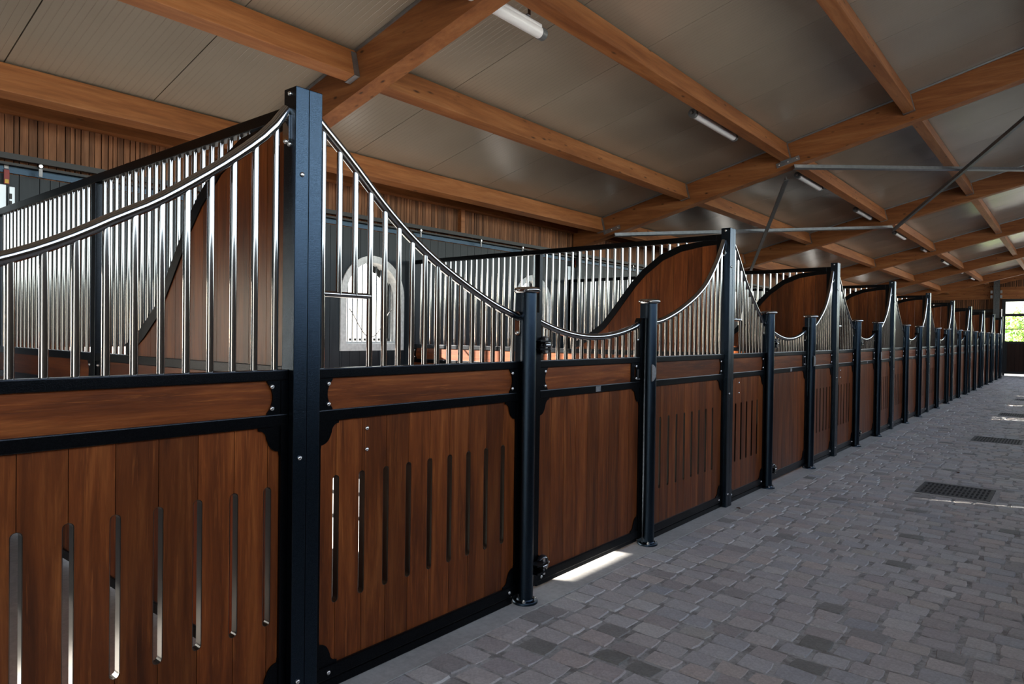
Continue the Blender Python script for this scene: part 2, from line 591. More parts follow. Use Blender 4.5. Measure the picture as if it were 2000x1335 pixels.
def arch_z(yv, c):
    d = abs(yv - c)
    return WSP + math.sqrt(max(RH * RH - d * d, 0))
cuts = []
yb = YN
while yb < YF - 0.01:
    cuts.append(yb); yb += 0.137
far_boards = []
for a in cuts:
    b = min(a + 0.137, YF)
    segs = [(a, b)]
    for lo, hi in edges:
        new = []
        for s0, s1 in segs:
            pts = [s0] + [e for e in (lo, hi) if s0 + 0.004 < e < s1 - 0.004] + [s1]
            new += list(zip(pts[:-1], pts[1:]))
        segs = new
    for s0, s1 in segs:
        mid = (s0 + s1) / 2
        c = next((c for c in WINS if abs(mid - c) < RH), None)
        g = 0.0025
        u0, u1 = s0 + g, s1 - g
        polys = []
        h = next((h for h in SUN_OPENINGS if h[0] < mid < h[1]), None)
        if h:
            polys.append([(u0, 0.02), (u1, 0.02), (u1, h[2]), (u0, h[2])])
            polys.append([(u0, h[3]), (u1, h[3]), (u1, CT), (u0, CT)])
        elif c is None:
            polys.append([(u0, 0.02), (u1, 0.02), (u1, CT), (u0, CT)])
        else:
            polys.append([(u0, 0.02), (u1, 0.02), (u1, WZ0 + 0.03), (u0, WZ0 + 0.03)])
            k = 4
            low = [(u0 + (u1 - u0) * i / k, arch_z(u0 + (u1 - u0) * i / k, c)) for i in range(k + 1)]
            polys.append(low + [(u1, CT), (u0, CT)])
        for pl in polys:
            if 1.3 < mid < 10.5:
                w0 = pl[0][0]
                if len(pl) == 4:
                    key = rk('cladb', u1 - u0, pl[0][1], pl[2][1])
                    obj('cladding_board', prism([(q[0] - w0, q[1]) for q in pl], XW - 0.022, XW, 'clad', key=key), wl, (0, w0, 0))
                else:
                    obj('cladding_board', prism([(q[0] - w0, q[1]) for q in pl], XW - 0.022, XW, 'clad'), wl, (0, w0, 0))
            else:
                far_boards.append(prism_vf(pl, XW - 0.022, XW))
stuff(obj('cladding_boards', merge(far_boards, 'clad'), wl))
# vertical larch battens above the cladding
fb = []
yb = YN + 0.1
while yb < YF:
    wdt = random.choice((0.028, 0.036, 0.044, 0.054))
    if 1.2 < yb < 10.4:
        obj('batten', box(XW - 0.022, XW + 0.004, 0, round(wdt, 3), 2.63, 3.16, 'batten'), wl, (0, yb, 0))
    else:
        fb.append(box_vf(XW - 0.022, XW + 0.004, yb, yb + wdt, 2.63, 3.16))
    yb += wdt + random.uniform(0.003, 0.010)
stuff(obj('battens', merge(fb, 'batten'), wl))
for ys in (6.60, 12.5):
    obj('stud', box(XW + 0.004, XW + 0.065, ys - 0.035, ys + 0.035, 2.74, 3.1, 'purlin'), wl)
obj('head_rail', merge([box_vf(XW, XW + 0.03, YN, YF, CT - 0.005, CT + 0.055)], 'hammered'), wl)
obj('wall_plate', merge([box_vf(XW - 0.06, XW + 0.12, YN, YF, 3.085, 3.22)], 'purlin'), wl)

# windows
for i, c in enumerate(WINS):
    oa = [(c + WRO * math.cos(PI * t / 20), WSP + WRO * math.sin(PI * t / 20)) for t in range(21)]
    ia = [(c + WRI * math.cos(PI * t / 20), WSP + WRI * math.sin(PI * t / 20)) for t in range(21)]
    outer = [(c + WRO, WZ0)] + oa + [(c - WRO, WZ0)]
    inner = [(c + WRI, WZ0 + 0.08)] + ia + [(c - WRI, WZ0 + 0.08)]
    nn = len(outer)
    V = [(x_, q[0], q[1]) for x_ in (XW + 0.018, XW - 0.14) for pl in (outer, inner) for q in pl]
    Fc = []
    for k in range(nn):
        k2 = (k + 1) % nn
        Fc += [(k, k2, nn + k2, nn + k), (2 * nn + k, 2 * nn + k2, 3 * nn + k2, 3 * nn + k), (k, k2, 2 * nn + k2, 2 * nn + k), (nn + k, nn + k2, 3 * nn + k2, 3 * nn + k)]
    wn = struct(obj('window_%d' % (i + 1), mesh('window', V, Fc, 'white')))
    if c < 16 and c > 0:
        for k in range(11):
            yk = c - WRI + 0.035 + k * (2 * WRI - 0.07) / 10
            top = WSP + math.sqrt(max(WRI ** 2 - (yk - c) ** 2, 0)) + 0.01
            obj('grille_bar', box(-0.008, 0.008, -0.008, 0.008, 0.0, round(top - WZ0 - 0.07, 3), 'steelgrey'), wn, (XW - 0.115, yk, WZ0 + 0.07))
        obj('grille_foot', merge([box_vf(XW - 0.125, XW - 0.10, c - WRI, c + WRI, WZ0 + 0.075, WZ0 + 0.105)], 'white'), wn)
        for k in range(10):
            yk = c - WRI + 0.035 + (k + 0.5) * (2 * WRI - 0.07) / 10
            obj('vent_hole', box(XW - 0.102, XW - 0.097, -0.016, 0.016, -0.014, 0.014, 'seal'), wn, (0, yk, WZ0 + 0.126))
        cp = []
        for t in range(15):
            u = t / 14
            cp.append((XW - 0.05, c - 0.30 + 0.62 * u, 1.72 - 0.33 * math.sin(PI * u) ** 1.3))
        obj('cord', tube(cp, 0.006, 'cord', 6), wn)
        # dark outer shutter edge
        arc = [(c + 0.02 + (WRI + 0.02) * math.cos(PI * t / 20), WSP + (WRI + 0.02) * math.sin(PI * t / 20)) for t in range(11)]
        arc2 = [(c + 0.02 + (WRI - 0.10) * math.cos(PI * t / 20), WSP + (WRI - 0.075) * math.sin(PI * t / 20)) for t in range(11)][::-1]
        pol = [(c + 0.02 + WRI + 0.02, WZ0 + 0.1)] + arc + arc2 + [(c + 0.02 + WRI - 0.10, WZ0 + 0.1)]
        obj('outer_seal', prism(pol, XW - 0.152, XW - 0.145, 'seal'), wn)

# sliding-door track along the left wall
tr = thing('door_track', 'black sliding door track with rollers along the dark left wall, under the battens', 'track', (XW + 0.08, 0, 2.74))
obj('rail', merge([box_vf(-0.022, 0.022, YN + 0.2, YF - 0.2, -0.012, 0.032), box_vf(-0.02, 0.012, YN + 0.2, YF - 0.2, -0.055, -0.036)], 'track'), tr)
for k, yr in enumerate((1.80, 4.2, 5.80, 6.9, 7.80, 9.5, 11.0, 12.8, 14.5, 16.5)):
    b = obj('roller', lathe([(0.014, -0.01), (0.014, 0.01)], 'bolt', 12), tr, (0.036, yr, -0.035), (0, PI / 2, 0))
    obj('hanger', box(-0.005, 0.005, -0.012, 0.012, -0.06, 0.0, 'plate'), b, (0.02, 0, 0), (0, -PI / 2, 0))

# pale aluminium door posts with coloured tags, at the ends of the first stalls
for k, yp in enumerate((1.60, 9.27)):
    dp = thing('door_post', ('pale aluminium door post with red tag above the first stall partition, at far left', 'pale aluminium door post with tag seen through the bars of the second stall')[k], 'post', (XW, yp, 0))
    obj('profile', box(0, 0.03, -0.075, 0.0, 0.05, 2.54, 'alu', 0.003), dp)
    obj('profile', box(0, 0.035, 0.02, 0.055, 0.05, 2.53, 'alu', 0.003), dp)
    obj('profile', box(0, 0.03, -0.19, -0.12, 0.05, 2.55, 'alu', 0.003), dp)
    for zz in (2.455, 2.40):
        obj('latch', box(0.035, 0.045, 0.018, 0.034, -0.02, 0.02, 'track'), dp, (0, 0, zz))
    tg = obj('tag', box(0.035, 0.045, -0.018, 0.018, 2.545, 2.655, 'tagred', 0.004), dp)
    obj('stripe', box(0.0455, 0.047, -0.012, 0.012, 2.55, 2.58, 'tagyel'), tg)
    obj('ring', box(0.03, 0.038, -0.016, 0.016, 2.66, 2.70, 'plate', 0.006), dp)

# steel columns at the rafters
RAFT = [-2.48, 3.36, 9.20, 15.04, 20.88, 26.72, 32.56]
RT = 0.16
for i, yr in enumerate(RAFT):
    if i == 0: continue
    c = thing('steel_column', 'dark steel column by the left wall under the %s rafter from the camera' % nth(i - 1), 'column', (XW + 0.07, yr + 0.08, 0))
    zt = Z0 + K * (XW + 0.07) - 0.005
    obj('flange', box(-0.055, -0.045, -0.05, 0.05, 0, round(zt - 0.04, 3), 'steelgrey'), c)
    obj('flange', box(0.045, 0.055, -0.05, 0.05, 0, round(zt - 0.01, 3), 'steelgrey'), c)
    obj('web', box(-0.045, 0.045, -0.004, 0.004, 0, round(zt - 0.02, 3), 'steelgrey'), c)

# roof -------------------------------------------------------------------
def zr(x): return Z0 + K * x
ce = struct(obj('ceiling', prism([(-4.6, zr(-4.6) + RD + 0.05), (XR + 0.4, zr(XR + 0.4) + RD + 0.05), (XR + 0.4, zr(XR + 0.4) + RD + 0.16), (-4.6, zr(-4.6) + RD + 0.16)], YN - 0.1, YF + 0.3, 'ceil', 'y')))
yc = -1.55
while yc < YF:
    pl = [(-4.5, zr(-4.5) + RD + 0.012), (XR + 0.3, zr(XR + 0.3) + RD + 0.012), (XR + 0.3, zr(XR + 0.3) + RD + 0.05), (-4.5, zr(-4.5) + RD + 0.05)]
    obj('ceiling_panel', prism(pl, 0.004, 0.996, 'ceil', 'y', key='cpanel'), ce, (0, yc, 0))
    yc += 1.0

x0r, x1r = -4.02, XR
rpoly = [(x0r, zr(x0r)), (x1r, zr(x1r)), (x1r, zr(x1r) + RD), (x0r, zr(x0r) + RD)]
for i, yr in enumerate(RAFT):
    if i == 0: nm = 'orange glulam rafter overhead behind the camera'
    elif i == 1: nm = 'big knotty orange timber rafter rising behind the tall nearest square post'
    else: nm = 'orange timber rafter sloping up to the right, %s from the camera' % nth(i - 1)
    t = thing('rafter', nm, 'beam', (0, yr, 0))
    obj('beam', prism(rpoly, 0, RT, 'rafter', 'y', key='raft'), t)
    obj('cover_strip', prism([(x0r, zr(x0r) + RD - 0.012), (x1r, zr(x1r) + RD - 0.012), (x1r, zr(x1r) + RD + 0.008), (x0r, zr(x0r) + RD + 0.008)], -0.012, 0.0, 'galv', 'y', key='cstrip'), t)
PXS = [-3.53, -2.13, -0.73, 0.67, 2.07]
PW, PD = 0.115, 0.215
PN = ['lowest row by the left wall', 'second row from the left wall', 'third row, carrying the lamps', 'fourth row from the left wall', 'top row above the aisle']
hkey = 0
for bi in range(len(RAFT)):
    ya = RAFT[bi] + RT
    ybb = RAFT[bi + 1] if bi + 1 < len(RAFT) else YF - 0.02
    for j, xp in enumerate(PXS):
        dz = zr(xp) + RD
        ang = math.atan(K)
        t = thing('purlin', 'orange timber purlin, %s roof bay from the camera, %s' % (nth(bi), PN[j]), 'beam', (xp, ya, dz - 0.002))
        o = obj('beam', box(-PW / 2, PW / 2, 0.004, ybb - ya - 0.004, -PD, 0.0, 'purlin', 0.005), t, (0, 0, 0), (0, -ang, 0))
        if bi < 4:
            for yy_ in (0.004, ybb - ya - 0.054):
                v1 = [box_vf(-PW / 2 - 0.006, -PW / 2 - 0.001, yy_, yy_ + 0.05, -PD - 0.006, -0.02), box_vf(PW / 2 + 0.001, PW / 2 + 0.006, yy_, yy_ + 0.05, -PD - 0.006, -0.02), box_vf(-PW / 2 - 0.006, PW / 2 + 0.006, yy_, yy_ + 0.05, -PD - 0.006, -PD - 0.001)]
                obj('joist_hanger', cached(rk('hang', float(yy_)), lambda: merge(v1, 'galv')), t, (0, 0, 0), (0, -ang, 0))

# lamps
for k, y0 in enumerate((3.0, 6.72, 10.18, 13.5, 16.9, 20.3, 23.7, 27.1, 30.5)):
    lx = -0.845
    lz = 3.70 if k == 0 else 3.775
    t = thing('ceiling_lamp', 'unlit white tube lamp beside the third purlin row, %s from the camera' % nth(k), 'lamp', (lx, y0, lz))
    hb = obj('housing', box(-0.030, 0.030, 0.05, 1.09, 0.008, 0.055, 'lampbody', 0.006), t, (0.0, 0, 0))
    obj('diffuser', mesh('tube', *tube_vf([(0, 0.03, 0), (0, 1.11, 0)], 0.042, 14), 'lampbody', True), t)
    for ye, s in ((0.0, -1), (1.14, 1)):
        e = obj('end_cap', mesh('cap', *tube_vf([(0, ye, 0), (0, ye - s * 0.05, 0)], 0.046, 14), 'lampcap', True), t)
        obj('nipple', mesh('cap', *tube_vf([(0, ye, 0.0), (0, ye + s * 0.022, 0.0)], 0.014, 8), 'plate', True), e)
    for ye in (0.25, 0.9):
        obj('hanger', box(-0.012, 0.045, ye, ye + 0.03, 0.055, 0.065, 'galv'), t)
        obj('hanger', box(0.040, 0.045, ye, ye + 0.03, 0.065, 0.12, 'galv'), t)

# steel cross bracing between the second and third rafters
def brace(nm, a, b, mt='galv'):
    a, b = Vector(a), Vector(b)
    d = (b - a)
    t = tag(obj('wind_brace', None), nm, 'brace')
    bpy.data.objects.remove(t)
    L = d.length
    v1 = box_vf(-0.03, 0.03, 0, L, -0.003, 0.003)
    v2 = box_vf(-0.003, 0.003, 0, L, 0.003, 0.055)
    me = merge([v1, v2], mt)
    o = obj('wind_brace', me)
    yax = d.normalized()
    xax = Vector((1, 0, K)).normalized()
    xax = (xax - yax * xax.dot(yax)).normalized()
    zax = xax.cross(yax)
    if zax.z < 0: xax, zax = -xax, -zax
    o.matrix_world = Matrix(((xax.x, yax.x, zax.x, a.x), (xax.y, yax.y, zax.y, a.y), (xax.z, yax.z, zax.z, a.z), (0, 0, 0, 1)))
    tag(o, nm, 'brace')
zb = lambda x, o=-0.065: zr(x) + o
A2, B2 = RAFT[2] + RT + 0.02, RAFT[3] - 0.02
brace('pale steel brace from the second rafter at the eave up to the third rafter', (-3.2, A2 - 0.25, zb(-3.2)), (-0.55, B2 + 0.15, zb(-0.55)))
brace('grey steel brace descending behind the second tall post to the eave', (-0.70, A2 - 0.1, zb(-.70, -.13)), (-3.35, B2 + 0.1, zb(-3.35, -.13)), 'steelgrey')
brace('pale steel brace from the middle of the second rafter to upper right', (-0.55, A2 - 0.25, zb(-.55)), (2.3, B2 + 0.1, zb(2.3)))
brace('thin dark steel brace crossing up from the third rafter to upper right', (-0.55, B2 + 0.15, zb(-.55, -.13)), (2.3, A2 - 0.1, zb(2.3, -.13)), 'steelgrey')
for nm, xq in (('small bolted steel plate on the second rafter below the lamp purlin', -0.66), ('small bolted steel plate on the second rafter at its eave end', -3.3)):
    t = thing('gusset_plate', nm, 'plate', (xq, RAFT[2] - 0.001, zr(xq) + 0.075))
    obj('plate', box(-0.15, 0.15, -0.012, 0.0, -0.03, 0.03, 'galv', 0.003), t, (0, 0, 0), (0, -math.atan(K), 0))
    for bx_ in (-0.11, 0.0, 0.11):
        bolt(t, bx_, -0.012, bx_ * K, (PI / 2, 0, 0))

# far gable wall -----------------------------------------------------------
DX0 = -0.08
wf = []
wf.append(box_vf(-4.2, DX0 - 0.12, YF + 0.05, YF + 0.12, -0.05, 3.05))
wf.append(prism_vf([(-4.2, 3.05), (XR, 3.05), (XR, zr(XR) + 0.5), (-4.2, zr(-4.2) + 0.5)], YF + 0.05, YF + 0.12, 'y'))
wfar = struct(obj('wall_far', merge(wf, 'darkwood')))
xb = -4.15
while xb < XR:
    zz0 = 2.75 if xb < DX0 - 0.12 else 3.2
    ww = random.uniform(0.045, 0.06)
    obj('batten', prism([(0, zz0), (round(ww, 3), zz0), (round(ww, 3), zr(xb) + 0.45), (0, zr(xb) + 0.45)], YF + 0.02, YF + 0.048, 'batten', 'y'), wfar, (xb, 0, 0))
    xb += ww + 0.02
t = thing('gable_beam', 'horizontal timber beam across the far gable wall', 'beam', (0, YF - 0.05, 3.16))
obj('beam', merge([box_vf(-4.0, -0.46, 0, 0.06, 0, 0.50)], 'rafter'), t)
obj('beam', merge([box_vf(-0.24, XR - 0.1, 0, 0.06, 0, 0.5)], 'rafter'), t)
t = thing('gable_rafter', 'sloping timber rafter fixed along the far gable wall', 'beam', (0, YF - 0.09, 0))
obj('beam', prism([(x0r, zr(x0r) + 0.02), (XR, zr(XR) + 0.02), (XR, zr(XR) + 0.32), (x0r, zr(x0r) + 0.32)], 0.0, 0.035, 'rafter', 'y'), t)
t = thing('gable_column', 'grey steel column on the far gable wall beside the bright opening', 'column', (-0.36, YF - 0.30, 0))
obj('flange', box(-0.10, 0.10, 0, 0.012, 0.0, 4.0, 'steelgrey'), t)
obj('flange', box(-0.10, 0.10, 0.188, 0.2, 0.0, 4.0, 'steelgrey'), t)
obj('web', box(-0.006, 0.006, 0.012, 0.188, 0.0, 4.0, 'steelgrey'), t)
for zz in (3.25, 3.45):
    for sx in (-0.2, 0.13):
        obj('cleat', box(sx, sx + 0.07, 0.0, 0.01, -0.06, 0.06, 'galv'), t, (0, 0, zz))
t = thing('gable_track', 'dark door track across the far gable wall', 'track', (0, YF - 0.02, 2.62))
obj('rail', box(-4.0, DX0 - 0.13, -0.03, 0.03, 0, 0.12, 'track'), t)
dr = struct(obj('door_1', merge([box_vf(DX0, XR - 0.05, YF + 0.02, YF + 0.07, 0.07, 0.17), box_vf(DX0, XR - 0.05, YF + 0.02, YF + 0.07, 1.32, 1.42), box_vf(DX0, DX0 + 0.09, YF + 0.02, YF + 0.07, 0.17, 1.32)], 'track')))
obj('gap_light_stop', merge([box_vf(DX0 + 0.09, XR - 0.05, YF + 0.062, YF + 0.068, 0.17, 1.32)], 'darkwood'), dr)  # added sheet that stops bright daylight showing between the planks
xb = DX0 + 0.09
while xb < XR - 0.2:
    obj('plank', box(0.002, 0.135, YF + 0.03, YF + 0.06, 0.17, 1.32, 'darkwood'), dr, (xb, 0, 0))
    xb += 0.137
wn = struct(obj('window_far', merge([box_vf(DX0 - 0.10, DX0 + 0.02, YF - 0.02, YF + 0.1, -0.05, 3.2), box_vf(DX0, XR - 0.05, YF, YF + 0.07, 3.05, 3.2)], 'track')))
obj('crossbar', merge([box_vf(DX0, XR - 0.05, YF + 0.02, YF + 0.06, 2.44, 2.56)], 'track'), wn)
obj('glazing_bar', merge([box_vf(DX0, XR - 0.05, YF + 0.03, YF + 0.05, 1.90, 1.935)], 'track'), wn)

# right-hand wall: low parapet, posts and a long open band towards the yard
wr = [box_vf(XR, XR + 0.12, YN, YF, -0.05, 2.25), box_vf(XR, XR + 0.12, YN, YF, 4.05, 5.2)]
wright = struct(obj('wall_right', merge(wr, 'plaster')))
for yr in RAFT:
    obj('post', box(XR, XR + 0.12, yr + 0.02, yr + 0.14, 2.25, 4.05, 'steelgrey'), wright)
# near end wall behind the camera with its wide open door
struct(obj('wall_back', merge([box_vf(-4.2, 1.5, YN - 0.12, YN, -0.05, 3.3), box_vf(2.9, XR + 0.1, YN - 0.12, YN, -0.05, 3.3), box_vf(1.5, 2.9, YN - 0.12, YN, 2.5, 3.3), prism_vf([(-4.2, 3.3), (XR + .1, 3.3), (XR + .1, zr(XR) + 0.5), (-4.2, zr(-4.2) + .5)], YN - 0.12, YN, 'y')], 'plaster')))
portal((XR + 0.1, 15.4, 3.15), (0, PI / 2, 0), 1.8, 39.0)
portal((2.2, YN - 0.06, 1.25), (-PI / 2, 0, PI), 1.4, 2.5)

# ------------------------------------------------------------------ stall front
XF = -0.025                               # front face of the frames
BXC = -0.05                               # bars and hand rails
RAIL = dict(top=(1.267, 1.307), mid=(1.094, 1.14), bot=(0.046, 0.100), floor=(0.004, 0.040))
LC0 = [(0, 2.30), (.057, 2.2), (.168, 2.066), (.27, 1.96), (.364, 1.87), (.45, 1.804), (.53, 1.739), (.628, 1.672), (.75, 1.61), (.87, 1.568), (1, 1.545)]
LC1 = [(0, 2.27), (.1, 2.09), (.25, 1.895), (.39, 1.780), (.53, 1.697), (.66, 1.632), (.84, 1.565), (1, 1.54)]
RC0 = [(0, 2.305), (.053, 2.25), (.116, 2.185), (.188, 2.104), (.269, 2.012), (.353, 1.928), (.443, 1.850), (.538, 1.78), (.639, 1.716), (.746, 1.654), (.861, 1.597), (1, 1.545)]
RC1 = [(0, 2.33), (.14, 2.235), (.26, 2.125), (.4, 1.985), (.57, 1.855), (.75, 1.735), (1, 1.575)]
def curve(tab, u):
    if u <= tab[0][0]:
        (a, b), (c, d) = tab[0], tab[1]
        return b + (d - b) * (u - a) / (c - a)
    for i in range(len(tab) - 1):
        (a, b), (c, d) = tab[i], tab[i + 1]
        if u <= c or i == len(tab) - 2:
            m0 = (d - tab[i - 1][1]) / (c - tab[i - 1][0]) if i > 0 else (d - b) / (c - a)
            m1 = (tab[i + 2][1] - b) / (tab[i + 2][0] - a) if i + 2 < len(tab) else (d - b) / (c - a)
            t = (u - a) / (c - a); h = c - a
            return (2 * t ** 3 - 3 * t * t + 1) * b + (t ** 3 - 2 * t * t + t) * h * m0 + (-2 * t ** 3 + 3 * t * t) * d + (t ** 3 - t * t) * h * m1

def rail_box(L, z, x0=-0.075, x1=XF):
    return box(x0, x1, 0.0, L, z[0], z[1], 'frame', 0.004)

def bracket_side(sgn):
    """plate at a board's end whose edge is cut to a hollow"""
    z0, z1 = 1.138, 1.269
    pts = [(0, z0), (0.086, z0)]
    for t in range(9):
        u = t / 8
        pts.append((0.086 - 0.024 * math.sin(PI * u) ** 0.8 if 0 < t < 8 else 0.086, z0 + 0.008 + (z1 - z0 - 0.016) * u))
    pts += [(0.086, z1), (0, z1)]
    if sgn < 0: pts = [(-a, b) for a, b in pts]
    return prism(pts, -0.036, XF - 0.004, 'frame', key=('side', sgn))

def bracket_corner(sy, sz):
    """ogee corner plate"""
    pts = [(0, 0), (0.092, 0), (0.092, 0.010)]
    for t in range(7):
        a = PI / 2 * t / 6
        pts.append((0.092 - 0.034 * math.sin(a), 0.012 + 0.034 * (1 - math.cos(a))))
    for t in range(1, 8):
        a = PI / 2 * t / 7
        pts.append((0.054 - 0.034 * (1 - math.cos(a)) - 0.012 * t / 7, 0.052 + 0.044 * math.sin(a)))
    pts += [(0.006, 0.112), (0, 0.112)]
    pts = [(a * sy, b * sz) for a, b in pts]
    return prism(pts, -0.036, XF - 0.006, 'frame', key=('corner', sy, sz))

def slat_plank(wd, z0, z1, left, right, s0=0.345, s1=0.868, hw=0.0155):
    """one vertical plank; half of a routed slot in an edge where left/right"""
    g = 0.0012
    pts = [(g, z0), (wd - g, z0)]
    def notch(xe, sg, up):
        q = []
        zs = [(s0 + hw * (1 - math.cos(PI / 2 * t / 4)), math.sin(PI / 2 * t / 4)) for t in range(5)]
        zs += [(s1 - hw * (1 - math.cos(PI / 2 * t / 4)), math.sin(PI / 2 * t / 4)) for t in range(4, -1, -1)]
        for z, f in zs: q.append((xe + sg * hw * f, z))
        return q if up else q[::-1]
    if right: pts += notch(wd - g, -1, True)
    pts += [(wd - g, z1), (g, z1)]
    if left: pts += notch(g, 1, False)
    return prism(pts, -0.072, -0.038, 'plank', key=rk('plank', float(wd), float(z0), float(z1), left, right))

def bar_me(h, r=0.0125):
    h = round(h, 3)
    return cached(('bar', h, r), lambda: mesh('bar', *tube_vf([(0, 0, 0), (0, 0, h)], r, 12), 'inox', True))

def flange_me():
    pts = [(0.022 * math.cos(a), 0.062 * math.sin(a) if abs(math.sin(a)) < 0.99 else 0.062 * math.sin(a)) for a in [2 * PI * k / 20 for k in range(20)]]
    pts = []
    for k in range(9): pts.append((0.020 * math.cos(PI * k / 8), 0.045 + 0.020 * math.sin(PI * k / 8)))
    for k in range(9): pts.append((-0.020 * math.cos(PI * k / 8), -0.045 - 0.020 * math.sin(PI * k / 8)))
    return prism(pts, 0, 0.006, 'inox', 'y', key='flange')

def slot_liner():
    """thin steel profile that lines both edges and the rounded ends of a slot"""
    def half(hw, sg):
        q = []
        for t_ in range(5):
            q.append((sg * hw * math.sin(PI / 2 * t_ / 4), 0.345 + 0.0155 - hw * math.cos(PI / 2 * t_ / 4)))
        for t_ in range(4, -1, -1):
            q.append((sg * hw * math.sin(PI / 2 * t_ / 4), 0.868 - 0.0155 + hw * math.cos(PI / 2 * t_ / 4)))
        return q
    return cached('liner', lambda: merge([prism_vf(half(0.0165, g) + half(0.0140, g)[::-1], -0.0725, -0.0390) for g in (1, -1)], 'liner'))

def fixed_panel(y0, y1, side, label, seams, far, ya_near=False):
    """side 'L': apex at y1; 'R': apex at y0 (with feed opening)"""
    L = y1 - y0
    t = thing('stall_panel', label, 'panel', (0, y0, 0), 'fixed front panels of the stall row')
    for nm in ('top', 'mid', 'bot', 'floor'):
        obj({'top': 'top_rail', 'mid': 'middle_rail', 'bot': 'bottom_rail', 'floor': 'floor_rail'}[nm], rail_box(L, RAIL[nm]) if nm != 'floor' else box(-0.070, XF - 0.004, 0.0 if side == 'R' else 0.045, L - 0.045 if side == 'R' else L, 0.004, 0.040, 'frame', 0.003), t)
    for a in (0.0, L - 0.03):
        obj('stile', box(-0.075, XF - 0.001, a, a + 0.03, 0.10, 1.267, 'frame'), t)
    obj('board', box(-0.060, -0.037, 0.03, L - 0.03, 1.140, 1.267, 'board'), t)
    ed = [0.03] + [s - y0 for s in seams] + [L - 0.03]
    for i in range(len(ed) - 1):
        obj('plank', slat_plank(round(ed[i + 1] - ed[i], 4), 0.098, 1.096, i > 0, i < len(ed) - 2), t, (0, ed[i], 0))
    if not far:
        for s_ in ed[1:-1]:
            obj('slot_liner', slot_liner(), t, (0, s_, 0))
    obj('side_bracket', bracket_side(1), t, (0, 0.0, 0)); obj('side_bracket', bracket_side(-1), t, (0, L, 0))
    for (yy_, sy) in ((0.028, 1), (L - 0.028, -1)):
        for (zz, sz) in ((0.099, 1), (1.095, -1)):
            obj('corner_bracket', bracket_corner(sy, sz), t, (0, yy_, zz))
    if not far:
        for yy_ in (0.066, L - 0.066):
            for zz in (1.163, 1.245): bolt(t, XF - 0.004, yy_, zz)
        for yy_ in (0.075, L - 0.075): bolt(t, XF, yy_, 0.073)
        if side == 'R':
            for zz in (0.955, 1.045): bolt(t, -0.038, (seams[1] + seams[0]) / 2 - y0 + (0.09 if len(seams) > 7 else 0.0), zz)
    tab = (LC0 if ya_near else LC1) if side == 'L' else (RC0 if ya_near else RC1)
    zf = lambda yv: curve(tab, (yv / L) if side == 'R' else (1 - yv / L))
    n = 26
    obj('hand_rail', cached(rk('hr', L, side, ya_near), lambda: tube([(BXC, L * k / n, zf(L * k / n)) for k in range(n + 1)], 0.021, 'inox', 14)), t)
    for yy_, hi in ((0.0, side == 'R'), (L - 0.006, side == 'L')):
        obj('flange', flange_me(), t, (BXC, yy_, zf(yy_) - (0.06 if hi else 0.035)))
        if far: continue
        lo = yy_ == 0.0
        bolt(t, BXC, yy_ + (0.006 if lo else 0), zf(yy_) - (0.115 if hi else 0.085), (-PI / 2, 0, 0) if lo else (PI / 2, 0, 0))
    nb = max(3, round((L - 0.09) / 0.082) + 1)
    st = (L - 0.09) / (nb - 1)
    zc = 1.607
    for k in range(nb):
        yk = 0.045 + k * st
        base = zc if (side == 'R' and k in (1, 2)) else 1.305
        obj('bar', bar_me(zf(yk) - 0.008 - base), t, (BXC, yk, base))
    if side == 'R':
        ya, yb_ = 0.045, 0.045 + 3 * st
        obj('feed_bar', cached(rk('fb', float(yb_ - ya)), lambda: tube([(0, 0, 0), (0, yb_ - ya, 0)], 0.0125, 'inox', 12)), t, (BXC, ya, zc))
    return t

def hinge(par, z):
    h = obj('hinge', cached('hinge_b', lambda: merge([box_vf(-0.012, 0.045, -0.078, 0.018, 0.017, 0.026), box_vf(-0.012, 0.045, -0.078, 0.018, -0.026, -0.017)], 'frame')), par, (0.0, 0.03, z))
    obj('pin', cached('hinge_p', lambda: lathe([(0.008, -0.042), (0.010, -0.042), (0.010, -0.028), (0.006, -0.028), (0.006, 0.028), (0.010, 0.028), (0.010, 0.042), (0.008, 0.044)], 'bolt', 8)), h, (0.026, 0.002, 0))
    obj('knuckle', cached('hinge_k', lambda: mesh('k', *tube_vf([(0, -0.014, 0), (0, 0.026, 0)], 0.011, 10), 'inox', True)), h, (0.026, 0, 0))
    obj('cover', cached('hinge_c', lambda: lathe([(0.044, -0.006), (0.050, 0.0), (0.050, 0.010), (0.042, 0.022), (0.018, 0.030)], 'gloss', 20)), h, (-0.016, 0.038, 0), (0, PI / 2, 0))
    obj('nut', cached('hinge_n', lambda: lathe([(0.007, 0), (0.007, 0.010), (0.004, 0.014)], 'bolt', 6)), h, (0.0, 0.078, 0), (-PI / 2, 0, 0))

